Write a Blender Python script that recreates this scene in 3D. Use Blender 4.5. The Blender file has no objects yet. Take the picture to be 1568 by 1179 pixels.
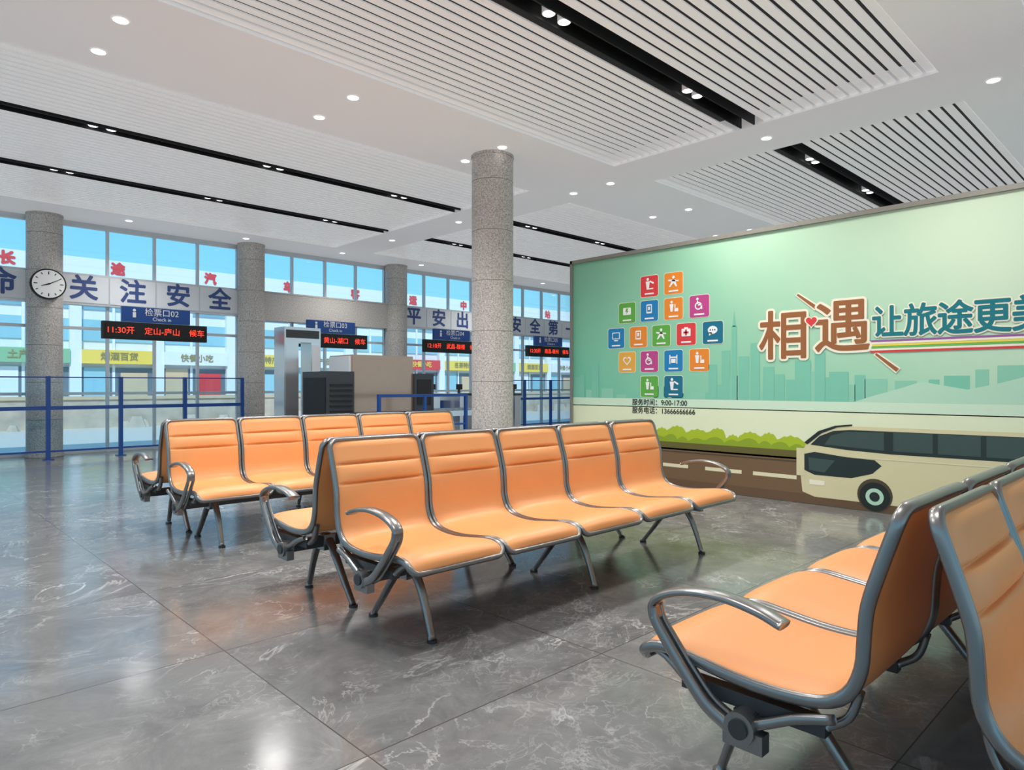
import bpy, math, random
from mathutils import Vector, Matrix
random.seed(7)
scene = bpy.context.scene
COL = scene.collection

# ------------------------------------------------------------------ materials
def srgb(r, g, b):
    f = lambda c: (c/255/12.92) if c/255 <= 0.04045 else ((c/255+0.055)/1.055)**2.4
    return (f(r), f(g), f(b), 1.0)

def mat(name, col, rough=0.5, metal=0.0, emit=0.0, var=0.05, scale=8.0, bump=0.0, spec=0.5):
    m = bpy.data.materials.new(name); m.use_nodes = True
    nt = m.node_tree; N = nt.nodes; L = nt.links
    b = N["Principled BSDF"]
    b.inputs["Roughness"].default_value = rough
    b.inputs["Metallic"].default_value = metal
    b.inputs["Specular IOR Level"].default_value = spec
    tc = N.new("ShaderNodeTexCoord"); no = N.new("ShaderNodeTexNoise")
    no.inputs["Scale"].default_value = scale; no.inputs["Detail"].default_value = 3
    L.new(tc.outputs["Object"], no.inputs["Vector"])
    mx = N.new("ShaderNodeMix"); mx.data_type = 'RGBA'
    mx.inputs[6].default_value = tuple(c*(1-var) for c in col[:3])+(1,)
    mx.inputs[7].default_value = tuple(min(1, c*(1+var)) for c in col[:3])+(1,)
    L.new(no.outputs["Fac"], mx.inputs[0]); L.new(mx.outputs[2], b.inputs["Base Color"])
    if emit > 0:
        L.new(mx.outputs[2], b.inputs["Emission Color"]); b.inputs["Emission Strength"].default_value = emit
    if bump > 0:
        bp = N.new("ShaderNodeBump"); bp.inputs["Strength"].default_value = bump; bp.inputs["Distance"].default_value = 0.002
        n2 = N.new("ShaderNodeTexNoise"); n2.inputs["Scale"].default_value = 220
        L.new(tc.outputs["Object"], n2.inputs["Vector"])
        L.new(n2.outputs["Fac"], bp.inputs["Height"]); L.new(bp.outputs[0], b.inputs["Normal"])
    return m

def ramp(N, stops):
    r = N.new("ShaderNodeValToRGB"); e = r.color_ramp.elements
    e[0].position, e[0].color = stops[0]; e[1].position, e[1].color = stops[-1]
    for p, c in stops[1:-1]:
        x = e.new(p); x.color = c
    return r
def g(v): return (v, v, v, 1)
def math_node(N, L, op, a, b=None):
    m = N.new("ShaderNodeMath"); m.operation = op
    for i, v in enumerate((a, b)):
        if v is None: continue
        if isinstance(v, (int, float)): m.inputs[i].default_value = v
        else: L.new(v, m.inputs[i])
    return m.outputs[0]

def mat_floor():
    m = bpy.data.materials.new("polished_grey_marble"); m.use_nodes = True
    nt = m.node_tree; N = nt.nodes; L = nt.links; b = N["Principled BSDF"]
    tc = N.new("ShaderNodeTexCoord"); sep = N.new("ShaderNodeSeparateXYZ"); L.new(tc.outputs["Object"], sep.inputs[0])
    T = 1.2
    sx = math_node(N, L, 'DIVIDE', math_node(N, L, 'ADD', sep.outputs[0], 0.02), T)
    sy = math_node(N, L, 'DIVIDE', math_node(N, L, 'ADD', sep.outputs[1], 0.5), T)
    fx = math_node(N, L, 'FLOOR', sx); fy = math_node(N, L, 'FLOOR', sy)
    cmb = N.new("ShaderNodeCombineXYZ"); L.new(fx, cmb.inputs[0]); L.new(fy, cmb.inputs[1])
    wn = N.new("ShaderNodeTexWhiteNoise"); wn.noise_dimensions = '3D'; L.new(cmb.outputs[0], wn.inputs["Vector"])
    sc = N.new("ShaderNodeVectorMath"); sc.operation = 'SCALE'; sc.inputs["Scale"].default_value = 6.0; L.new(wn.outputs["Color"], sc.inputs[0])
    ad = N.new("ShaderNodeVectorMath"); ad.operation = 'ADD'; L.new(tc.outputs["Object"], ad.inputs[0]); L.new(sc.outputs[0], ad.inputs[1])
    V = ad.outputs[0]
    def noise(scale, detail, dist, rough=0.6):
        n = N.new("ShaderNodeTexNoise"); n.inputs["Scale"].default_value = scale; n.inputs["Detail"].default_value = detail
        n.inputs["Distortion"].default_value = dist; n.inputs["Roughness"].default_value = rough
        L.new(V, n.inputs["Vector"]); return n.outputs["Fac"]
    base = ramp(N, [(0.3, srgb(104, 104, 104)), (0.55, srgb(128, 128, 127)), (0.75, srgb(154, 153, 152))]); L.new(noise(2.6, 9, 0.8, 0.72), base.inputs[0])
    cur = base.outputs[0]
    def vein(cur, scale, dist, width, strength, maskscale):
        n = noise(scale, 6, dist, 0.62)
        a = math_node(N, L, 'ABSOLUTE', math_node(N, L, 'SUBTRACT', n, 0.5))
        r = ramp(N, [(0.0, g(1)), (width*0.35, g(0.5)), (width, g(0))]); L.new(a, r.inputs[0])
        mk = ramp(N, [(0.46, g(0)), (0.68, g(1))]); L.new(noise(maskscale, 3, 0.2), mk.inputs[0])
        f = math_node(N, L, 'MULTIPLY', math_node(N, L, 'MULTIPLY', r.outputs[0], mk.outputs[0]), strength)
        mx = N.new("ShaderNodeMix"); mx.data_type = 'RGBA'; L.new(f, mx.inputs[0]); L.new(cur, mx.inputs[6]); mx.inputs[7].default_value = srgb(224, 223, 220)
        return mx.outputs[2]
    cur = vein(cur, 1.0, 0.8, 0.012, 0.85, 1.5)
    cur = vein(cur, 2.4, 0.7, 0.012, 0.5, 2.1)
    cur = vein(cur, 8.5, 0.8, 0.03, 0.3, 1.1)
    def joint(s):
        fr = math_node(N, L, 'FRACT', s)
        d = math_node(N, L, 'ABSOLUTE', math_node(N, L, 'SUBTRACT', fr, 0.5))
        return math_node(N, L, 'GREATER_THAN', d, 0.5-0.0022)
    j = math_node(N, L, 'MAXIMUM', joint(sx), joint(sy))
    mx = N.new("ShaderNodeMix"); mx.data_type = 'RGBA'; L.new(j, mx.inputs[0]); L.new(cur, mx.inputs[6]); mx.inputs[7].default_value = srgb(80, 78, 76)
    L.new(mx.outputs[2], b.inputs["Base Color"])
    rr = ramp(N, [(0.3, g(0.12)), (0.8, g(0.2))]); L.new(noise(5, 4, 0), rr.inputs[0]); L.new(rr.outputs[0], b.inputs["Roughness"])
    b.inputs["Specular IOR Level"].default_value = 0.55
    return m

def mat_granite():
    m = bpy.data.materials.new("speckled_granite"); m.use_nodes = True
    nt = m.node_tree; N = nt.nodes; L = nt.links; b = N["Principled BSDF"]
    tc = N.new("ShaderNodeTexCoord"); sep = N.new("ShaderNodeSeparateXYZ"); L.new(tc.outputs["Object"], sep.inputs[0])
    n = N.new("ShaderNodeTexNoise"); n.inputs["Scale"].default_value = 60; n.inputs["Detail"].default_value = 4; n.inputs["Roughness"].default_value = 0.8
    L.new(tc.outputs["Object"], n.inputs["Vector"])
    r = ramp(N, [(0.36, srgb(132, 127, 123)), (0.5, srgb(194, 188, 182)), (0.66, srgb(230, 226, 220))]); L.new(n.outputs["Fac"], r.inputs[0])
    fr = math_node(N, L, 'FRACT', math_node(N, L, 'DIVIDE', sep.outputs[2], 0.62))
    j = math_node(N, L, 'LESS_THAN', fr, 0.012)
    mx = N.new("ShaderNodeMix"); mx.data_type = 'RGBA'; L.new(j, mx.inputs[0]); L.new(r.outputs[0], mx.inputs[6]); mx.inputs[7].default_value = srgb(120, 115, 110)
    L.new(mx.outputs[2], b.inputs["Base Color"]); b.inputs["Roughness"].default_value = 0.45
    return m

def mat_glass():
    m = bpy.data.materials.new("window_glass"); m.use_nodes = True
    nt = m.node_tree; N = nt.nodes; L = nt.links; N.remove(N["Principled BSDF"])
    t = N.new("ShaderNodeBsdfTransparent"); t.inputs[0].default_value = (0.90, 0.965, 0.99, 1)
    gl = N.new("ShaderNodeBsdfGlossy"); gl.inputs["Roughness"].default_value = 0.03
    fn = N.new("ShaderNodeFresnel"); fn.inputs[0].default_value = 1.3
    mx = N.new("ShaderNodeMixShader"); L.new(fn.outputs[0], mx.inputs[0]); L.new(t.outputs[0], mx.inputs[1]); L.new(gl.outputs[0], mx.inputs[2])
    L.new(mx.outputs[0], N["Material Output"].inputs[0])
    return m

def mat_mural():
    m = bpy.data.materials.new("mural_print_green"); m.use_nodes = True
    nt = m.node_tree; N = nt.nodes; L = nt.links; b = N["Principled BSDF"]
    tc = N.new("ShaderNodeTexCoord"); sep = N.new("ShaderNodeSeparateXYZ"); L.new(tc.outputs["Object"], sep.inputs[0])
    s = math_node(N, L, 'DIVIDE', math_node(N, L, 'SUBTRACT', 6.0, sep.outputs[1]), 6.5)
    z = math_node(N, L, 'DIVIDE', sep.outputs[2], 2.8)
    f = math_node(N, L, 'ADD', math_node(N, L, 'MULTIPLY', s, 0.8), math_node(N, L, 'MULTIPLY', math_node(N, L, 'SUBTRACT', z, 0.4), 0.35))
    n = N.new("ShaderNodeTexNoise"); n.inputs["Scale"].default_value = 0.7; L.new(tc.outputs["Object"], n.inputs["Vector"])
    f = math_node(N, L, 'ADD', f, math_node(N, L, 'MULTIPLY', math_node(N, L, 'SUBTRACT', n.outputs["Fac"], 0.5), 0.15))
    r = ramp(N, [(0.0, srgb(114, 198, 166)), (0.4, srgb(158, 214, 180)), (0.75, srgb(218, 238, 208))]); L.new(f, r.inputs[0])
    L.new(r.outputs[0], b.inputs["Base Color"]); b.inputs["Roughness"].default_value = 0.4
    return m

M = {}
M['floor'] = mat_floor(); M['granite'] = mat_granite(); M['glass'] = mat_glass(); M['mural'] = mat_mural()
M['white'] = mat("white_ceiling_added_glow", srgb(232, 232, 233), 0.7, var=0.015, scale=2, emit=0.24)  # plain gypsum white; emission added to brighten the ceiling, no lamp behind it
M['slat'] = mat("white_slat_added_glow", srgb(238, 238, 238), 0.35, var=0.02, scale=3, emit=0.29)  # ordinary slats with added self-glow, for soft light from overhead
M['void'] = mat("ceiling_void_grey", srgb(66, 66, 68), 0.9)
M['gypsum'] = mat("white_gypsum", srgb(238, 238, 238), 0.7, var=0.015, scale=2)
M['black'] = mat("matt_black", srgb(22, 22, 24), 0.6)
M['orange'] = mat("orange_leather", srgb(240, 163, 101), 0.42, var=0.03, scale=5, bump=0.12)
M['steel'] = mat("grey_cast_aluminium", srgb(142, 141, 140), 0.3, 0.85, var=0.05, scale=12)
M['beam'] = mat("dark_grey_beam", srgb(72, 72, 74), 0.4, 0.6)
M['frame'] = mat("window_aluminium", srgb(205, 210, 214), 0.35, 0.3)
M['signwhite'] = mat("sign_white_panel", srgb(226, 230, 234), 0.5, var=0.02)
M['navy'] = mat("sign_blue_lettering", srgb(58, 82, 140), 0.5)
M['blue'] = mat("blue_painted_steel", srgb(30, 76, 150), 0.35)
M['led'] = mat("red_led", (1.0, 0.05, 0.02, 1), 0.5, emit=1.6)
M['lamp'] = mat("lamp_diffuser", (1, 0.98, 0.95, 1), 0.5, emit=3)
M['paper'] = mat("white_print", srgb(250, 250, 248), 0.5, var=0.01)
M['stainless'] = mat("brushed_stainless", srgb(215, 216, 218), 0.22, 0.8, var=0.04, scale=30)
M['bronze'] = mat("tinted_cover", srgb(178, 150, 132), 0.25, 0.6)
M['charcoal'] = mat("charcoal_panel", srgb(62, 64, 68), 0.4, 0.2)
M['murframe'] = mat("mural_frame_grey", srgb(150, 146, 136), 0.4, 0.3)

# ------------------------------------------------------------------ mesh builder
class MB:
    def __init__(s): s.v=[]; s.f=[]; s.m=[]; s.sm=[]; s.mats=[]
    def mi(s, key):
        if key not in s.mats: s.mats.append(key)
        return s.mats.index(key)
    def add(s, vs, fs, key, smooth=False):
        o=len(s.v); s.v += [tuple(p) for p in vs]; k=s.mi(key)
        for f in fs: s.f.append([i+o for i in f]); s.m.append(k); s.sm.append(smooth)
    def box(s, x0,x1,y0,y1,z0,z1,key):
        if x0>x1: x0,x1=x1,x0
        if y0>y1: y0,y1=y1,y0
        vs=[(x0,y0,z0),(x1,y0,z0),(x1,y1,z0),(x0,y1,z0),(x0,y0,z1),(x1,y0,z1),(x1,y1,z1),(x0,y1,z1)]
        s.add(vs,[(0,3,2,1),(4,5,6,7),(0,1,5,4),(1,2,6,5),(2,3,7,6),(3,0,4,7)],key)
    def cyl(s,p0,p1,r,key,seg=20,r2=None,smooth=True):
        p0=Vector(p0);p1=Vector(p1);r2=r if r2 is None else r2
        d=(p1-p0).normalized(); a=d.orthogonal().normalized(); b=d.cross(a)
        vs=[]
        for p,rr in ((p0,r),(p1,r2)):
            for i in range(seg):
                t=2*math.pi*i/seg; vs.append(p+a*math.cos(t)*rr+b*math.sin(t)*rr)
        fs=[(i,(i+1)%seg,seg+(i+1)%seg,seg+i) for i in range(seg)]
        s.add(vs,fs,key,smooth)
        s.add(vs[:seg],[tuple(reversed(range(seg)))],key); s.add(vs[seg:],[tuple(range(seg))],key)
    def sweep(s,pts,Ns,Bs,ra,rb,key,closed=False,seg=10,sq=0.75):
        n=len(pts); vs=[]
        for i in range(n):
            for k in range(seg):
                t=2*math.pi*k/seg; c=math.cos(t); q=math.sin(t)
                c=math.copysign(abs(c)**sq,c); q=math.copysign(abs(q)**sq,q)
                vs.append(Vector(pts[i])+Vector(Ns[i])*c*ra[i]+Vector(Bs[i])*q*rb[i])
        fs=[]
        for i in range(n if closed else n-1):
            j=(i+1)%n
            for k in range(seg):
                l=(k+1)%seg; fs.append((i*seg+k,i*seg+l,j*seg+l,j*seg+k))
        if not closed:
            fs.append(tuple(range(seg))); fs.append(tuple((n-1)*seg+k for k in reversed(range(seg))))
        s.add(vs,fs,key,True)
    def mesh(s,name):
        me=bpy.data.meshes.new(name); me.from_pydata(s.v,[],s.f)
        for k in s.mats: me.materials.append(M[k] if isinstance(k,str) else k)
        me.polygons.foreach_set("material_index",s.m); me.polygons.foreach_set("use_smooth",s.sm)
        me.update(); return me
    def obj(s,name,parent=None,loc=(0,0,0)):
        o=bpy.data.objects.new(name,s.mesh(name)); COL.objects.link(o); o.location=loc
        if parent: o.parent=parent
        return o
def empty(name,loc=(0,0,0)):
    e=bpy.data.objects.new(name,None); e.location=loc; e.empty_display_size=0.2; COL.objects.link(e); return e

def catmull(P,n):
    out=[]; Q=[Vector(p) for p in P]; Q=[Q[0]*2-Q[1]]+Q+[Q[-1]*2-Q[-2]]
    for i in range(1,len(Q)-2):
        for k in range(n):
            t=k/n; a,b,c,d=Q[i-1],Q[i],Q[i+1],Q[i+2]
            out.append(0.5*((2*b)+(c-a)*t+(2*a-5*b+4*c-d)*t*t+(3*b-a-3*c+d)*t**3))
    out.append(Q[-2]); return out

def text(name, body, size, key, loc, facing, parent, bold=0.0, align='CENTER', sx=1.0, ring=8):
    # text turned into a flat mesh; weight is added by stacking shifted copies
    c=bpy.data.curves.new(name,'FONT'); c.body=body; c.size=size; c.align_x=align; c.align_y='CENTER'
    c.resolution_u=4
    t=bpy.data.objects.new(name+"_tmp",c); COL.objects.link(t)
    bpy.context.view_layer.update()
    dg=bpy.context.evaluated_depsgraph_get(); me0=bpy.data.meshes.new_from_object(t.evaluated_get(dg))
    vs0=[v.co.copy() for v in me0.vertices]; fs0=[tuple(p.vertices) for p in me0.polygons]
    bpy.data.objects.remove(t); bpy.data.meshes.remove(me0); bpy.data.curves.remove(c)
    b=MB(); offs=[(0,0)]
    if bold>0: offs+=[(bold*math.cos(2*math.pi*i/ring),bold*math.sin(2*math.pi*i/ring)) for i in range(ring)]
    for i,(dx,dy) in enumerate(offs):
        b.add([(v.x*sx+dx,v.y+dy,i*0.00006) for v in vs0],fs0,key)
    o=b.obj(name,parent,loc)
    o.rotation_euler=(math.pi/2,0,0) if facing=='-Y' else (math.pi/2,0,-math.pi/2)
    return o

# ------------------------------------------------------------------ room shell
H=4.06
b=MB(); b.box(-7,24,-8,14.1,-0.12,0,'floor'); b.obj("floor")

PX=[(-0.9,7.1),(8.0,16.0),(16.9,23.4)]
PY=[(-2.7,1.0),(1.75,5.45),(7.0,12.7)]
SLOT={0:[-0.85],1:[3.6],2:[8.68,10.8]}
b=MB()
xs=sorted([-7,24]+[v for p in PX for v in p]); ys=sorted([-8,14.1]+[v for p in PY for v in p])
for i in range(len(xs)-1):
    for j in range(len(ys)-1):
        if (xs[i],xs[i+1]) in PX and (ys[j],ys[j+1]) in PY: continue
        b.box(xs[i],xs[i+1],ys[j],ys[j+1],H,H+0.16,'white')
b.box(-7,24,-8,14.1,H+0.16,H+0.3,'void')
b.obj("ceiling")
b=MB()
for (x0,x1) in PX:
    for r,(y0,y1) in enumerate(PY):
        n=int(round((y1-y0)/0.115))
        for k in range(n+1):
            y=y0+0.06+k*(y1-y0-0.12)/n
            if any(abs(y-s)<0.12 for s in SLOT[r]): continue
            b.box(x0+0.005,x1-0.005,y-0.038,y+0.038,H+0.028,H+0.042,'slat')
        for s in SLOT[r]:
            b.box(x0+0.005,x1-0.005,s-0.085,s-0.07,H+0.01,H+0.15,'black'); b.box(x0+0.005,x1-0.005,s+0.07,s+0.085,H+0.01,H+0.15,'black')
            b.box(x0+0.005,x1-0.005,s-0.07,s+0.07,H+0.13,H+0.155,'black')
b.obj("ceiling_slat_panels")

lamps=[]
b=MB()
for x in (-0.6,1.46,3.52,5.55,7.65,9.7,11.8,13.9,16,18.1):
    for y in (5.94,6.63): lamps.append((x,y,H))
for x in (-0.6,1.46,3.52,5.55,7.65,9.7,11.8): lamps.append((x,1.44,H)); lamps.append((x,-3.2,H))
for x in (1.3,3.35,5.4,7.5,9.6,11.7,13.8,15.9): lamps.append((x,13.1,H))
lamps.append((7.55,11.27,H)); lamps.append((7.55,9.2,H)); lamps.append((7.55,3.6,H))
for x,y,z in lamps:
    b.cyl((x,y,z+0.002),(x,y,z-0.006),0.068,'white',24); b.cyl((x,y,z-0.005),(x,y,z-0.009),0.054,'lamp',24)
slots=[]
for (x0,x1) in PX:
    for r in range(3):
        for s in SLOT[r]:
            x=x0+0.85
            while x<x1-0.3:
                for dx in (-0.09,0.09):
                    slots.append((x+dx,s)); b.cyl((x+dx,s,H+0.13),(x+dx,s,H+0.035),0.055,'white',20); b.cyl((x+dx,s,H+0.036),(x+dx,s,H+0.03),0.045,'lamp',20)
                x+=2.0
b.obj("recessed_downlights")

def spot(x,y,z,P,ang=150,r=0.22):
    l=bpy.data.lights.new("downlight_lamp",'SPOT'); l.energy=P; l.spot_size=math.radians(ang); l.spot_blend=0.9; l.shadow_soft_size=r
    l.color=(1.0,0.972,0.94)
    o=bpy.data.objects.new("downlight_lamp",l); COL.objects.link(o); o.location=(x,y,z)
for x in (1.46,3.52,9.7,13.9): spot(x,6.28,H-0.26,150)
for x in (1.46,5.55,9.7): spot(x,1.44,H-0.26,150)
for x in (3.35,7.5,11.7): spot(x,12.6,H-0.26,110)
for i in range(0,len(slots),2):
    x=(slots[i][0]+slots[i+1][0])/2; y=slots[i][1]
    if y<0 or y==10.8 or x>13: continue
    spot(x,y,H-0.24,165 if y<5 else 120)

# columns
CX=[-4.82,-1.31,2.21,5.72,9.24,12.75,16.27,19.8]
def column(x,y,r=0.26):
    b=MB(); b.cyl((x,y,0),(x,y,H),r,'granite',48)
    b.cyl((x,y,0),(x,y,0.10),r+0.015,'granite',48)
    b.cyl((x,y,H-0.03),(x,y,H),r+0.008,'granite',48)
    b.obj("granite_column")
for x in CX: column(x,13.62)
column(5.70,6.28); column(19.8,6.28)

# window wall
WY=13.85
bandtxt={0:"平安出行",1:"珍爱生命",2:"关注安全",4:"平安出行",5:"安全第一",6:"快乐出行"}
bays=list(zip(CX[:-1],CX[1:]))
for k,(a,c) in enumerate(bays):
    e=empty("window_%d"%(k+1),(0,0,0))
    x0=a+0.2; x1=c-0.2; b=MB(); n=4
    b.box(a-0.05,c+0.05,WY-0.04,WY+0.04,H-0.09,H,'frame')
    for i in range(n+1):
        x=x0+(x1-x0)*i/n
        b.box(x-0.022,x+0.022,WY-0.05,WY+0.03,3.14,H-0.09,'frame')
        b.box(x-0.022,x+0.022,WY-0.05,WY+0.03,0,2.6,'frame')
    for z in (0.03,1.05,2.2): b.box(x0,x1,WY-0.045,WY+0.03,z-0.025,z+0.025,'frame')
    b.obj("frame",e)
    b=MB(); b.box(x0,x1,WY+0.008,WY+0.012,0,H-0.05,'glass'); b.obj("glass",e)
    b=MB()
    if k==3:
        b.box(x0-0.1,x1+0.1,WY-0.25,WY+0.1,2.54,3.14,'granite')
    else:
        b.box(x0,x1,WY-0.12,WY+0.06,2.60,3.15,'frame')
        for i in range(n):
            xa=x0+(x1-x0)*i/n; xb=x0+(x1-x0)*(i+1)/n
            b.box(xa+0.012,xb-0.012,WY-0.13,WY-0.115,2.64,3.11,'signwhite')
    b.obj("sign_band",e)
    if k in bandtxt:
        for i,ch in enumerate(bandtxt[k]):
            xm=x0+(x1-x0)*(i+0.5)/n
            text("lettering_%d"%i,ch,0.45,'navy',(xm,WY-0.135,2.875),'-Y',e,bold=0.012)
b=MB(); b.box(24,24.2,-8,14.1,0,H+0.3,'gypsum'); b.obj("wall_east")
b=MB(); b.box(20.0,24,13.8,14.0,0,H,'gypsum'); b.obj("wall_north")

# clock
e=empty("wall_clock",(2.21,13.30,2.86)); b=MB()
b.cyl((0,0.06,0),(0,-0.02,0),0.25,'black',48); b.cyl((0,-0.02,0),(0,-0.026,0),0.228,'paper',48)
for i in range(12):
    t=math.pi*i/6; r0=0.17 if i%3 else 0.155
    p=Vector((math.sin(t),0,math.cos(t))); q=Vector((math.cos(t),0,-math.sin(t)))*0.007
    y=Vector((0,-0.028,0)); b.add([p*r0-q+y,p*r0+q+y,p*0.205+q+y,p*0.205-q+y],[(0,1,2,3)],'black')
def hand(ang,ln,w,y):
    t=math.radians(ang); p=Vector((math.sin(t),0,math.cos(t))); q=Vector((math.cos(t),0,-math.sin(t)))*w; o=Vector((0,y,0))
    b.add([o-p*0.03-q,o-p*0.03+q,o+p*ln+q*0.5,o+p*ln-q*0.5],[(0,1,2,3)],'black')
hand(250,0.11,0.011,-0.031); hand(62,0.17,0.008,-0.034)
b.cyl((0,-0.026,0),(0,-0.038,0),0.014,'black',16)
b.obj("clock_body",e)

# check-in signs, bracketed off the window wall
def gate_sign(x,y,num,t1):
    e=empty("check_in_sign",(x,y,0)); b=MB()
    b.box(-0.55,0.55,-0.04,0.04,2.285,2.54,'blue'); b.box(-0.84,0.84,-0.06,0.06,1.98,2.275,'black')
    b.box(-0.80,0.80,-0.064,-0.058,2.02,2.235,'black')
    for s in (-0.4,0.4): b.box(s-0.015,s+0.015,0.04,WY-0.05-y,2.18,2.21,'frame')
    b.obj("housing",e)
    text("blue_text","检票口"+num,0.14,'paper',(0.08,-0.045,2.455),'-Y',e,bold=0.0)
    text("blue_subtext","Check in",0.085,'paper',(0.08,-0.045,2.345),'-Y',e,bold=0.0)
    b=MB(); b.cyl((-0.36,-0.045,2.485),(-0.36,-0.041,2.485),0.025,'paper',12); b.box(-0.385,-0.335,-0.045,-0.041,2.36,2.45,'paper'); b.obj("pictogram",e)
    text("led_text",t1,0.135,'led',(0,-0.068,2.125),'-Y',e,bold=0.0)
gate_sign(3.73,12.9,"02","11:30开    定山-庐山    候车")
gate_sign(7.12,12.9,"03","11:50开    黄山-湖口    候车")
gate_sign(10.36,12.9,"04","12:10开    武昌-鼓楼    候车")
gate_sign(13.8,12.9,"05","12:30开    南昌-赣州    候车")

# blue barrier fence
def fence(x0,n,pitch,y):
    e=empty("barrier_fence",(x0,y,0)); b=MB(); L_=n*pitch
    for i in range(n+1):
        x=i*pitch; b.box(x-0.03,x+0.03,-0.03,0.03,0.0,1.34,'blue'); b.box(x-0.07,x+0.07,-0.07,0.07,0,0.015,'blue')
    b.box(0,L_,-0.02,0.02,0.80,0.86,'blue'); b.box(0,L_,-0.008,0.008,1.315,1.335,'blue'); b.box(0,L_,-0.015,0.015,0.12,0.15,'blue')
    b.obj("posts_and_rails",e)
    b=MB(); b.box(0.04,L_-0.04,-0.004,0.004,0.16,1.30,'glass'); b.obj("glass_panels",e)
fence(-2.0,7,1.037,12.95); fence(11.9,5,1.03,12.95)

# turnstile gates
def turnstile(x,y):
    b=MB()
    for dx in (0,0.75):
        b.box(dx-0.1,dx+0.1,-0.6,0.6,0.0,0.95,'stainless'); b.box(dx-0.11,dx+0.11,-0.62,0.62,0.95,1.0,'charcoal')
        b.cyl((dx,-0.45,1.0),(dx,-0.45,1.12),0.03,'charcoal',12); b.box(dx-0.06,dx+0.06,-0.5,-0.42,1.1,1.22,'black')
    b.box(0.1,0.33,-0.01,0.01,0.35,0.85,'blue'); b.box(0.42,0.65,-0.01,0.01,0.35,0.85,'blue')
    b.obj("ticket_turnstile",None,(x,y,0))
turnstile(8.9,12.2); turnstile(10.6,12.2)

# walk-through security gate
b=MB()
b.box(0,0.26,-0.2,0.2,0,2.21,'stainless'); b.box(0.50,0.68,-0.2,0.2,0,2.21,'stainless'); b.box(0.26,0.50,-0.2,0.2,1.95,2.21,'stainless')
b.box(0.03,0.65,-0.205,-0.20,2.02,2.16,'charcoal'); b.box(0.51,0.67,-0.205,-0.20,0.1,1.9,'signwhite')
b.box(0.02,0.24,-0.205,-0.20,0.1,1.9,'stainless')
b.box(-0.03,0.29,-0.24,0.24,0,0.05,'charcoal'); b.box(0.47,0.71,-0.24,0.24,0,0.05,'charcoal')
b.obj("metal_detector_gate",None,(5.24,11.3,0))

# x-ray baggage scanner
b=MB()
b.box(0,0.48,0,0.85,0.08,1.42,'charcoal'); b.box(-0.01,0,0.06,0.79,0.55,1.32,'black')
for i in range(12): b.box(0.04,0.44,-0.015,0,0.25+i*0.085,0.28+i*0.085,'black')
b.box(0.48,1.68,0.05,0.8,0.75,1.70,'bronze'); b.box(0.48,1.68,0.0,0.85,0.08,0.75,'charcoal'); b.box(0.53,1.63,-0.01,0.0,0.2,0.66,'stainless')
b.box(0.44,0.80,0.1,0.75,1.42,1.68,'signwhite')
b.box(1.68,2.1,0.0,0.85,0.08,1.40,'charcoal'); b.box(1.74,2.04,-0.01,0,0.85,1.30,'black')
b.box(2.1,3.5,0.1,0.75,0.62,0.72,'stainless')
for i in range(14): b.cyl((2.17+i*0.1,0.12,0.72),(2.17+i*0.1,0.73,0.72),0.03,'steel',10)
for x in (2.3,3.4):
    for y in (0.15,0.7): b.cyl((x,y,0),(x,y,0.62),0.025,'steel',10)
for x in (0.08,0.4,1.8,2.0):
    for y in (0.1,0.75): b.cyl((x,y,0),(x,y,0.09),0.035,'black',12)
b.obj("baggage_xray_scanner",None,(5.32,9.75,0))
# blue guard rail in front of scanner
b=MB()
for x in (0,0.9,1.8): b.box(x-0.025,x+0.025,-0.025,0.025,0,1.05,'blue'); b.box(x-0.06,x+0.06,-0.06,0.06,0,0.015,'blue')
b.box(0,1.8,-0.02,0.02,1.0,1.05,'blue'); b.box(0,1.8,-0.015,0.015,0.5,0.53,'blue')
b.obj("guard_rail",None,(5.95,9.25,0))

# ------------------------------------------------------------------ benches
PROF=catmull([(.030,.918),(.045,.87),(.078,.77),(.104,.68),(.112,.60),(.118,.53),(.145,.465),(.20,.425),(.30,.408),(.42,.408),(.55,.422),(.65,.432),(.715,.418),(.748,.38)],12)
SL=[0]
for i in range(1,len(PROF)): SL.append(SL[-1]+(PROF[i]-PROF[i-1]).length)
ST=SL[-1]
def prof(s):
    s=max(0,min(ST,s))
    for i in range(1,len(SL)):
        if SL[i]>=s: break
    t=(s-SL[i-1])/(SL[i]-SL[i-1]); p=PROF[i-1].lerp(PROF[i],t)
    a=PROF[max(0,i-2)]; c=PROF[min(len(PROF)-1,i+1)]; tg=(c-a).normalized()
    return p,Vector((-tg.y,tg.x))
def s_at_z(z):
    for i in range(len(PROF)):
        if PROF[i].y<=z: return SL[i]
SEAMS=[s_at_z(.80),s_at_z(.705)]
PITCH=0.57; HW=0.272; NS=5
def smooth01(t): t=max(0,min(1,t)); return t*t*(3-2*t)
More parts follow.
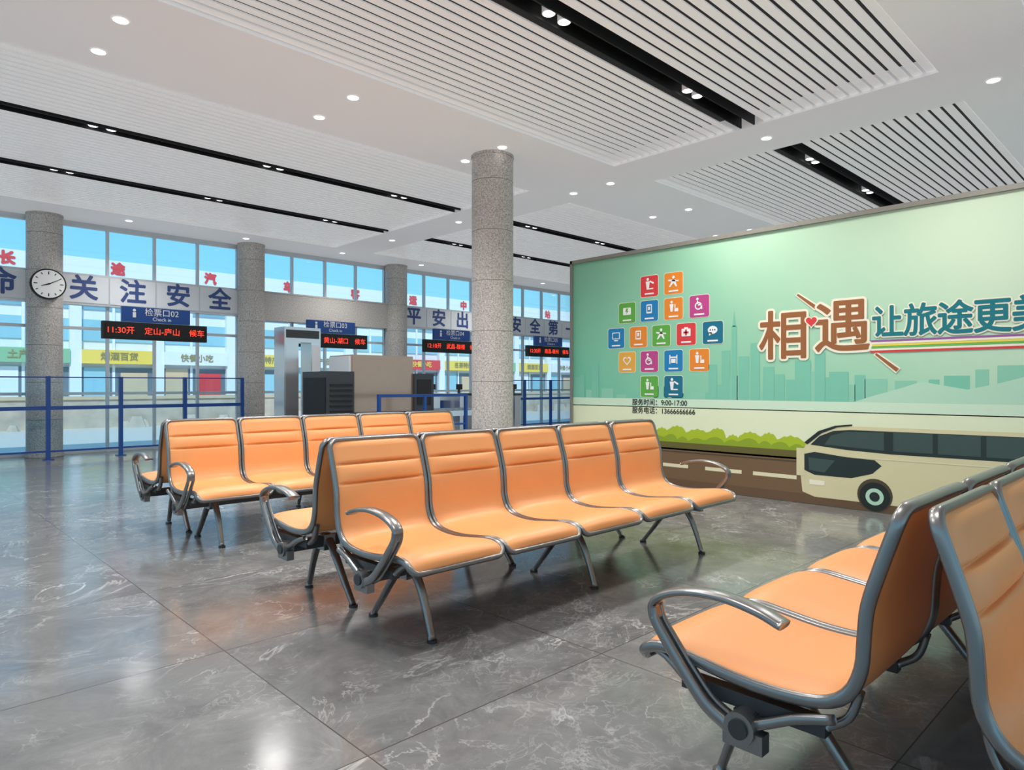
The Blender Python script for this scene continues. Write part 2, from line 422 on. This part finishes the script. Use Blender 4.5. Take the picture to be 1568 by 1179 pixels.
def build_row(cush,fr,sg):
    # sg=-1 faces -Y, +1 faces +Y
    ss=[ST*i/72 for i in range(73)]
    for c in SEAMS: ss+= [c+d for d in (-.014,-.009,-.0055,-.003,0,.003,.0055,.009,.014)]
    ss=sorted(ss); us=[-1,-.97,-.9,-.75,-.5,-.25,0,.25,.5,.75,.9,.97,1]
    R=0.045
    for k in range(NS):
        cx=PITCH*(k+.5)
        front=[];back=[]
        for s in ss:
            p,n=prof(s); e=min(s,ST-s); ins=0
            if e<R: ins=R-math.sqrt(max(0,R*R-(R-e)**2))
            w=HW-0.006-ins
            se=1.0
            for c in SEAMS: se-=1.0*math.exp(-((s-c)/0.0062)**2)
            ends=smooth01(e/0.03)
            pad=0.0
            if SEAMS[0]<s<SEAMS[1]: pad=0.010*math.sin(math.pi*(s-SEAMS[0])/(SEAMS[1]-SEAMS[0]))
            for u in us:
                ed=1-abs(u)**5
                tf=0.006+(0.020+pad)*ed*ends*se
                q=p+n*tf; front.append((cx+u*w,sg*q.x,q.y))
                q=p-n*(0.004+0.010*ed*ends); back.append((cx+u*w,sg*q.x,q.y))
        nu=len(us); n_=len(ss); vs=front+back; o=nu*n_; fs=[]
        for i in range(n_-1):
            for j in range(nu-1):
                a=i*nu+j; fs.append((a,a+1,a+nu+1,a+nu)); fs.append((o+a,o+a+nu,o+a+nu+1,o+a+1))
            a=i*nu; fs.append((a,a+nu,o+a+nu,o+a)); a=i*nu+nu-1; fs.append((a,o+a,o+a+nu,a+nu))
        for j in range(nu-1):
            fs.append((j,o+j,o+j+1,j+1)); a=(n_-1)*nu+j; fs.append((a,a+1,o+a+1,o+a))
        cush.add(vs,fs,'orange',True)
        # frame loop
        loop=[]
        def arc(cu,cs,a0,a1):
            for i in range(7):
                t=math.radians(a0+(a1-a0)*i/6); loop.append((cu+R*math.cos(t),cs+R*math.sin(t)))
        arc(HW-R,R,-90,0)
        for i in range(1,40): loop.append((HW,R+(ST-2*R)*i/40))
        arc(HW-R,ST-R,0,90)
        for i in range(1,8): loop.append((HW-R-(2*HW-2*R)*i/8,ST))
        arc(-HW+R,ST-R,90,180)
        for i in range(1,40): loop.append((-HW,ST-R-(ST-2*R)*i/40))
        arc(-HW+R,R,180,270)
        for i in range(1,8): loop.append((-HW+R+(2*HW-2*R)*i/8,0))
        P=[];Nn=[];B=[]
        for u,s in loop:
            p,n=prof(s); P.append(Vector((cx+u,sg*p.x,p.y))); Nn.append(Vector((0,sg*n.x,n.y)))
        m=len(P)
        for i in range(m):
            t=(P[(i+1)%m]-P[i-1]).normalized(); B.append(t.cross(Nn[i]).normalized())
        fr.sweep(P,Nn,B,[0.017]*m,[0.0115]*m,'steel',closed=True,seg=10)
def planar(fr,x,sg,pts,ra,rb,key='steel'):
    C=catmull(pts,6); n=len(C); P=[];Nn=[]
    for i in range(n):
        a=C[max(0,i-1)]; c=C[min(n-1,i+1)]; t=(c-a).normalized()
        P.append(Vector((x,sg*C[i].x,C[i].y))); Nn.append(Vector((0,sg*-t.y,t.x)))
    f=lambda r,i: r[0]+(r[1]-r[0])*i/(n-1)
    fr.sweep(P,Nn,[Vector((1,0,0))]*n,[f(ra,i) for i in range(n)],[f(rb,i) for i in range(n)],key,seg=12,sq=0.7)
Ltot=PITCH*NS
cush=MB();fr=MB();legs=MB();arms=MB()
for sg in (-1,1):
    build_row(cush,fr,sg)
    bv=0.40
    y=sg*bv
    legs.box(-0.01,Ltot+0.01,y-0.03,y+0.03,0.285,0.34,'beam')
    for k in range(NS+1):
        x=PITCH*k; x=min(max(x,0.03),Ltot-0.03)
        legs.box(x-0.02,x+0.02,sg*0.20,sg*0.60,0.335,0.375,'beam')
        planar(legs,x,sg,[(.60,.36),(.66,.40),(.70,.412)],(.012,.010),(.016,.014))
        planar(legs,x,sg,[(.20,.36),(.15,.40),(.125,.47)],(.012,.010),(.016,.014))
    for x in (0.23,Ltot/2,Ltot-0.23):
        legs.box(x-0.035,x+0.035,y-0.045,y+0.045,0.265,0.35,'steel')
        planar(legs,x,sg,[(.38,.335),(.45,.315),(.51,.24),(.555,.14),(.60,.012)],(.020,.012),(.026,.016))
        planar(legs,x,sg,[(.42,.335),(.35,.31),(.27,.22),(.19,.12),(.10,.012)],(.020,.012),(.026,.016))
        for v in (.60,.10): legs.cyl((x,sg*v,0),(x,sg*v,0.014),0.024,'beam',16)
    for x,dr in ((-0.012,-1),(Ltot+0.012,1)):
        arms.cyl((x-0.03,y,0.305),(x+0.03,y,0.305),0.042,'steel',20)
        arms.cyl((x+dr*0.03,y,0.305),(x+dr*0.036,y,0.305),0.026,'beam',16)
        arms.box(x-0.02,x+0.02,y-0.06,y+0.05,0.25,0.30,'steel')
        planar(arms,x,sg,[(.29,.595),(.36,.617),(.46,.63),(.56,.622),(.635,.598),(.675,.565),(.668,.525)],(.011,.013),(.032,.026))
        for dx in (-0.017,0.017):
            planar(arms,x+dx,sg,[(.675,.56),(.665,.52),(.615,.455),(.56,.39),(.50,.33),(.43,.295)],(.014,.019),(.008,.012))
        planar(arms,x,sg,[(.40,.30),(.33,.335),(.26,.37),(.17,.40)],(.014,.012),(.014,.012))
meshes={'seat_cushions':cush.mesh('seat_cushions'),'seat_frames':fr.mesh('seat_frames'),'beam_and_legs':legs.mesh('beam_and_legs'),'armrests':arms.mesh('armrests')}
for yc in (3.13,0.46,5.68):
    e=empty("waiting_bench",(1.685,yc,0))
    for k,me in meshes.items():
        o=bpy.data.objects.new(k,me); COL.objects.link(o); o.parent=e

# ------------------------------------------------------------------ mural wall
XM=6.90; YE=5.985; ML=8.6; MH=2.82
e=empty("advertising_mural",(0,0,0))
b=MB(); b.box(XM,XM+0.25,YE-ML,YE,0,MH,'mural'); b.obj("panel",e)
b=MB(); fw=0.045
b.box(XM-0.03,XM+0.28,YE-0.002,YE+0.035,0,MH+0.04,'murframe'); b.box(XM-0.03,XM+0.28,YE-ML-0.03,YE+0.035,MH,MH+0.045,'murframe')
b.box(XM-0.03,XM+0.28,YE-ML-0.035,YE-ML,0,MH+0.04,'murframe')
b.obj("frame",e)
def cm(name,r,g_,b_,**k):
    M[name]=mat(name,srgb(r,g_,b_),0.4,var=0.015,**k); return name
cm('m_sky1',128,202,174); cm('m_sky2',144,208,178); cm('m_hill',188,226,198); cm('m_mint',214,238,210); cm('m_cream',234,241,204); cm('m_bush',176,196,44); cm('m_bush2',146,170,40)
cm('m_olive',104,98,44); cm('m_road',122,94,66); cm('m_road2',108,82,58); cm('m_dash',236,228,190); cm('m_bus',226,216,172); cm('m_busdk',34,48,46); cm('m_buswin',62,82,78); cm('m_line',80,70,50)
cm('m_red',226,60,62); cm('m_or',240,140,40); cm('m_gr',96,176,66); cm('m_bl',24,130,190); cm('m_mg',196,70,140); cm('m_tl',14,112,140); cm('m_ye',240,176,70)
cm('m_brown',158,98,52); cm('m_outl',252,244,220); cm('m_teal',10,120,130); cm('m_purple',160,90,160); cm('m_yel',245,220,80); cm('m_green2',110,190,90); cm('m_blk',30,40,36)
A=MB()
def P3(s,z,l): return (XM-0.0012*l,YE-s,z)
def poly(pts,key,l): A.add([P3(s,z,l) for s,z in pts],[tuple(range(len(pts)))],key)
def rect(s0,s1,z0,z1,key,l): poly([(s0,z0),(s1,z0),(s1,z1),(s0,z1)],key,l)
def disc(s,z,r,key,l,seg=28,rz=None):
    rz=rz or r; poly([(s+r*math.cos(2*math.pi*i/seg),z+rz*math.sin(2*math.pi*i/seg)) for i in range(seg)],key,l)
def rrect(s0,s1,z0,z1,r,key,l):
    pts=[]
    for cs,cz,a in ((s1-r,z1-r,0),(s0+r,z1-r,90),(s0+r,z0+r,180),(s1-r,z0+r,270)):
        for i in range(6):
            t=math.radians(a+18*i); pts.append((cs+r*math.cos(t),cz+r*math.sin(t)))
    poly(pts,key,l)
E0=0.004; E1=ML-0.004
# skyline
rnd=random.Random(5); s=E0
while s<ML-0.3:
    w=rnd.uniform(.08,.2); h=rnd.uniform(.1,.34)
    if .7<s<2.0: h*=0.5
    rect(s,min(s+w,E1),1.03,1.03+h,'m_sky2' if rnd.random()<.5 else 'm_sky1',1 if rnd.random()<.5 else 2); s+=w*rnd.uniform(.9,1.6)
for s0,w,h in ((2.18,.10,.55),(2.30,.06,.82),(2.38,.12,.48),(2.02,.1,.4),(2.52,.1,.62),(2.66,.12,.36),(.10,.1,.3),(.32,.12,.45),(3.0,.16,.42),(3.2,.1,.5),(3.34,.18,.30)):
    rect(s0,s0+w,1.03,1.03+h,'m_sky1',3)
poly([(2.31,1.84),(2.35,1.84),(2.33,2.02)],'m_sky1',3)
# hills
poly([(3.55,1.03),(3.75,1.10),(3.95,1.16),(4.15,1.23),(4.3,1.20),(4.5,1.16),(4.75,1.22),(5.0,1.30),(5.4,1.22),(5.9,1.12),(6.4,1.2),(7.2,1.1),(8.5,1.05),(8.5,1.03)],'m_hill',4)
rect(E0,E1,.93,1.035,'m_mint',5); rect(E0,E1,.50,.94,'m_cream',5)
pts=[(E0,.5)]; s=E0
while s<ML-0.12:
    w=rnd.uniform(.16,.3); h=rnd.uniform(.60,.68)
    for i in range(8):
        t=i/8; pts.append((min(E1,s+w*t),h+0.045*math.sin(math.pi*t)+0.008*math.sin(9*math.pi*t)))
    s+=w
pts.append((E1,.5)); poly(pts,'m_bush',6)
pts=[(E0,.48)]; s=E0
while s<ML-0.12:
    w=rnd.uniform(.12,.25); h=rnd.uniform(.55,.59)
    for i in range(6): pts.append((min(E1,s+w*i/6),h+0.04*math.sin(math.pi*i/6)))
    s+=w
pts.append((E1,.48)); poly(pts,'m_bush2',7)
rect(E0,E1,.44,.53,'m_olive',8); rect(E0,E1,.004,.46,'m_road',8); rect(E0,E1,.004,.10,'m_road2',9)
for s0,s1 in ((.15,.55),(.75,1.15),(1.36,1.76),(1.98,2.42),(2.55,3.02)): rect(s0,s1,.235,.275,'m_dash',9)
rect(E0,E1,.41,.425,'m_line',9)
# bus
body=[(3.08,.12),(3.06,.30),(3.07,.50),(3.12,.62),(3.22,.71),(3.36,.775),(3.52,.80),(8.2,.82),(8.3,.7),(8.32,.12),(8.2,.08),(3.2,.08)]
poly(body,'m_bus',10)
poly([(3.16,.60),(3.25,.69),(3.38,.748),(3.54,.765),(8.15,.78),(8.15,.565),(3.9,.555),(3.5,.57)],'m_busdk',11)
for i in range(12):
    s0=3.92+i*.36
    if s0+.3<8.1: rect(s0,s0+.32,.585,.762,'m_buswin',12)
poly([(3.30,.61),(3.36,.70),(3.50,.745),(3.84,.755),(3.84,.585),(3.5,.60)],'m_buswin',12)
poly([(3.09,.50),(3.2,.53),(3.5,.50),(3.76,.49),(3.82,.44),(3.74,.36),(3.55,.30),(3.2,.30),(3.10,.34)],'m_busdk',11)
poly([(3.14,.47),(3.4,.46),(3.30,.33),(3.15,.345)],'m_buswin',12)
rect(3.02,3.10,.28,.56,'m_bus',12); rect(3.15,3.30,.20,.25,'m_outl',12)
poly([(3.10,.62),(3.24,.74),(3.40,.80),(3.56,.82),(3.56,.805),(3.42,.785),(3.27,.72),(3.13,.60)],'m_blk',13)
for ws in (3.76,6.9):
    disc(ws,.16,.155,'m_line',12,rz=.155); disc(ws,.145,.135,'m_blk',13); disc(ws,.145,.08,'m_hill',14); disc(ws,.145,.045,'m_busdk',15)
for s0 in (4.5,5.2,5.9): rect(s0,s0+.5,.14,.30,'m_dash',11)
rect(3.6,8.2,.50,.51,'m_dash',12)
# icon tiles
tiles=[(1.22,2.40,'m_red',0),(1.56,2.40,'m_or',1),(.89,2.10,'m_gr',2),(1.22,2.10,'m_bl',3),(1.56,2.10,'m_or',4),(1.90,2.10,'m_mg',5),
(.72,1.79,'m_bl',6),(1.06,1.79,'m_or',3),(1.39,1.79,'m_gr',1),(1.73,1.79,'m_red',7),(2.07,1.79,'m_tl',8),
(.89,1.485,'m_ye',9),(1.22,1.485,'m_mg',5),(1.56,1.485,'m_bl',10),(1.90,1.485,'m_or',4),(1.22,1.18,'m_gr',4),(1.56,1.18,'m_tl',0)]
def person(s,z,k):
    disc(s,z+.065*k,.018*k,'paper',5,14); poly([(s-.03*k,z+.04*k),(s+.03*k,z+.04*k),(s+.022*k,z-.01*k),(s+.016*k,z-.06*k),(s-.016*k,z-.06*k),(s-.022*k,z-.01*k)],'paper',5)
def heart(s,z,r,key,l):
    pts=[]
    for i in range(30):
        t=2*math.pi*i/30; pts.append((s+r*16*math.sin(t)**3/17,z+r*(13*math.cos(t)-5*math.cos(2*t)-2*math.cos(3*t)-math.cos(4*t))/17))
    poly(pts,key,l)
for s,z,key,ic in tiles:
    h=.132; rrect(s-h,s+h,z-h,z+h,.03,'m_outl',2); rrect(s-h+.006,s+h-.006,z-h+.006,z+h-.006,.026,key,3)
    zc=z+.02
    if ic==0: person(s-.02,zc,1); poly([(s+.01,zc+.05),(s+.07,zc+.02),(s+.06,zc),(s+.01,zc+.03)],'paper',5); poly([(s,zc-.06),(s+.06,zc-.06),(s+.06,zc-.045),(s,zc-.045)],'paper',5)
    elif ic==1: disc(s,zc+.05,.018,'paper',5,14); poly([(s-.07,zc+.03),(s+.07,zc+.01),(s+.07,zc-.005),(s-.07,zc+.01)],'paper',5); poly([(s-.015,zc+.02),(s+.02,zc+.02),(s+.05,zc-.06),(s+.03,zc-.06),(s,zc-.015),(s-.04,zc-.06),(s-.06,zc-.06)],'paper',5)
    elif ic==2: rrect(s-.06,s+.06,zc-.045,zc+.045,.01,'paper',5); poly([(s-.01,zc+.035),(s+.02,zc+.035),(s+.005,zc+.005),(s+.025,zc+.005),(s-.015,zc-.035),(s-.003,zc-.005),(s-.025,zc-.005)],key,6)
    elif ic==3: rrect(s-.04,s+.04,zc-.05,zc+.06,.01,'paper',5); rect(s-.028,s+.028,zc-.03,zc+.045,key,6); rect(s-.015,s+.015,zc-.01,zc+.03,'paper',7)
    elif ic==4: person(s-.025,zc,.9); rect(s+.015,s+.065,zc-.055,zc-.015,'paper',5); rect(s+.015,s+.03,zc-.02,zc+.03,'paper',5)
    elif ic==5: disc(s-.01,zc-.015,.045,'paper',5); disc(s-.01,zc-.015,.03,key,6); disc(s-.02,zc+.065,.016,'paper',7,12); rect(s-.028,s-.012,zc-.01,zc+.045,'paper',7); rect(s-.028,s+.04,zc-.012,zc+.004,'paper',7); rect(s+.028,s+.042,zc-.055,zc,'paper',7)
    elif ic==6: rrect(s-.06,s+.06,zc-.03,zc+.055,.008,'paper',5); rect(s-.048,s+.048,zc-.02,zc+.045,key,6); rect(s-.03,s+.03,zc-.055,zc-.042,'paper',5)
    elif ic==7: rrect(s-.06,s+.06,zc-.045,zc+.045,.01,'paper',5); rect(s-.012,s+.012,zc-.035,zc+.035,key,6); rect(s-.035,s+.035,zc-.012,zc+.012,key,6); rect(s-.025,s+.025,zc+.045,zc+.06,'paper',5)
    elif ic==8: disc(s,zc+.01,.06,'paper',5,rz=.045); poly([(s-.04,zc-.01),(s-.045,zc-.055),(s,zc-.025)],'paper',5); [disc(s+d,zc+.01,.009,key,6,10) for d in (-.028,0,.028)]
    elif ic==9: heart(s,zc,.065,'paper',5); heart(s,zc,.045,key,6)
    elif ic==10: rect(s-.055,s-.04,zc-.055,zc+.05,'paper',5); rect(s+.04,s+.055,zc-.055,zc+.05,'paper',5); rect(s-.04,s+.04,zc+.015,zc+.03,'paper',5); rect(s-.03,s+.03,zc-.045,zc+.005,'paper',5)
    rect(s-.065,s+.065,z-.10,z-.082,'paper',5)
# stripes
for i,kc in enumerate(('m_purple','m_outl','m_yel','m_green2','m_outl','m_red')): rect(3.72,8.3,1.605-i*.02,1.623-i*.02,kc,6)
def stroke(s0,z0,s1,z1,w0,w1,key,l):
    d=Vector((s1-s0,z1-z0)).normalized(); q=Vector((-d.y,d.x)); 
    poly([(s0-q.x*w0,z0-q.y*w0),(s0+q.x*w0,z0+q.y*w0),(s1+q.x*w1,z1+q.y*w1),(s1-q.x*w1,z1-q.y*w1)],key,l)
for s0,z0,s1,z1 in ((3.02,2.13,3.22,1.97),(3.76,1.50,3.96,1.33)):
    stroke(s0,z0,s1,z1,.022,.032,'m_outl',5); stroke(s0+.006,z0-.006,s1-.006,z1+.006,.010,.018,'m_brown',7)
heart(3.17,1.84,.075,'m_outl',12); heart(3.17,1.84,.058,'m_red',13)
A.obj("printed_artwork",e)
def mt(name,body,size,key,s,z,l,bold=0,align='CENTER',sx=1.0,ring=8):
    return text(name,body,size,key,P3(s,z,l),'-X',e,bold=bold,align=align,sx=sx,ring=ring)
for ch,s,z,sz in (("相",2.88,1.68,.54),("遇",3.46,1.74,.54)):
    mt("headline_outline",ch,sz,'m_outl',s,z,7,bold=.032,ring=14); mt("headline",ch,sz,'m_brown',s,z,9,bold=.008)
for i,ch in enumerate("让旅途更美好一路相伴"):
    mt("slogan_outline",ch,.31,'m_outl',3.87+i*.27,1.77,7,bold=.020,sx=.9,ring=10); mt("slogan",ch,.31,'m_teal',3.87+i*.27,1.77,9,bold=.007,sx=.9)
mt("service_time","服务时间：9:00-17:00",.084,'m_blk',.97,.985,7,bold=.0015,align='LEFT')
mt("service_phone","服务电话：13666666666",.084,'m_blk',.97,.885,7,bold=.0015,align='LEFT')

# ------------------------------------------------------------------ exterior
cm('x_ground',226,214,196); cm('x_white',232,238,242); cm('x_glass',130,178,198); cm('x_yellow',244,212,96); cm('x_red',220,72,76); cm('x_tan',214,188,156); cm('x_dark',110,124,136); cm('x_cyan',150,200,216); cm('x_green',140,190,150); cm('x_letter',150,140,96); M['x_stone']=mat('x_stone',srgb(198,182,164),0.9,var=0.35,scale=2.5)
b=MB(); b.box(-80,140,-80,140,-0.3,-0.13,'x_ground'); b.obj("ground_paving")
b=MB(); FY=31
b.box(-12,48,FY,FY+8,-0.1,6.1,'x_white')
b.box(-12.3,48.3,FY-0.9,FY,5.35,6.1,'x_white'); b.box(-12,48,FY-0.05,FY,4.2,5.2,'x_glass'); b.box(-12,48,FY-0.05,FY,2.95,3.8,'x_cyan'); b.box(-12,48,FY-0.06,FY,0,1.9,'x_dark')
cols=['x_yellow','x_white','x_yellow','x_red','x_yellow','x_green','x_yellow','x_white']
for i in range(20):
    x=-12+i*3
    b.box(x-0.2,x+0.2,FY-0.25,FY,0,5.4,'x_white'); b.box(x+1.3,x+1.4,FY-0.08,FY,0,5.3,'x_white')
    b.box(x+0.2,x+2.8,FY-0.35,FY-0.05,2.05,2.6,cols[i%8]); b.box(x+0.3,x+1.2,FY-0.1,FY-0.05,0,1.9,('x_cyan','x_tan','x_white')[i%3]); b.box(x+1.6,x+2.6,FY-0.1,FY-0.05,0.5,1.7,('x_tan','x_red','x_cyan')[i%3])
b.obj("shop_building")
e2=bpy.data.objects["shop_building"]
for i in range(20):
    x=-12+i*3
    text("shop_lettering",("名茶特产","土产超市","烟酒百货","快餐小吃")[i%4],0.34,'x_letter' if cols[i%8]!='x_red' else 'x_yellow',(x+1.5,FY-0.37,2.33),'-Y',e2,bold=.008)
for i in range(10):
    text("roof_lettering","长途汽车客运中心站点"[i],0.5,'x_red',(7.3+(i-1)*3.55,FY-0.92,5.75),'-Y',e2,bold=.03)
b=MB()
b.box(-10,46,24,24.4,-0.13,0.75,'x_stone'); b.box(-10,46,23.95,24.45,0.75,0.85,'x_tan')
for i in range(90):
    x=rnd.uniform(-9,45); r=rnd.uniform(.15,.4); b.cyl((x,23.7,-0.13),(x,23.7,-0.13+r),r,'x_stone',7,r2=r*.5,smooth=False)
b.obj("stone_planter_wall")

# ------------------------------------------------------------------ world, sun, camera
w=bpy.data.worlds.new("clear_sky"); scene.world=w; w.use_nodes=True; N=w.node_tree.nodes; L=w.node_tree.links
bg=N["Background"]; tc=N.new("ShaderNodeTexCoord"); sp=N.new("ShaderNodeSeparateXYZ"); L.new(tc.outputs["Generated"],sp.inputs[0])
r=ramp(N,[(0.0,(.75,.93,1,1)),(0.12,(.30,.74,.97,1)),(0.35,(.13,.52,.92,1)),(1.0,(.10,.34,.78,1))]); L.new(sp.outputs[2],r.inputs[0]); L.new(r.outputs[0],bg.inputs[0]); bg.inputs[1].default_value=1.15
sun=bpy.data.lights.new("sun",'SUN'); sun.energy=3.2; sun.angle=math.radians(1.5); sun.color=(1,.96,.9)
so=bpy.data.objects.new("sun",sun); COL.objects.link(so); so.rotation_euler=(math.radians(42),0,math.radians(-25))
cam=bpy.data.cameras.new("camera"); cam.sensor_width=36; cam.lens=36*1035/1568
co=bpy.data.objects.new("camera",cam); COL.objects.link(co); co.location=(0,0,1.2); co.rotation_euler=(math.pi/2,0,math.radians(-43.88))
cam.clip_start=0.02; scene.camera=co
scene.view_settings.view_transform='Standard'
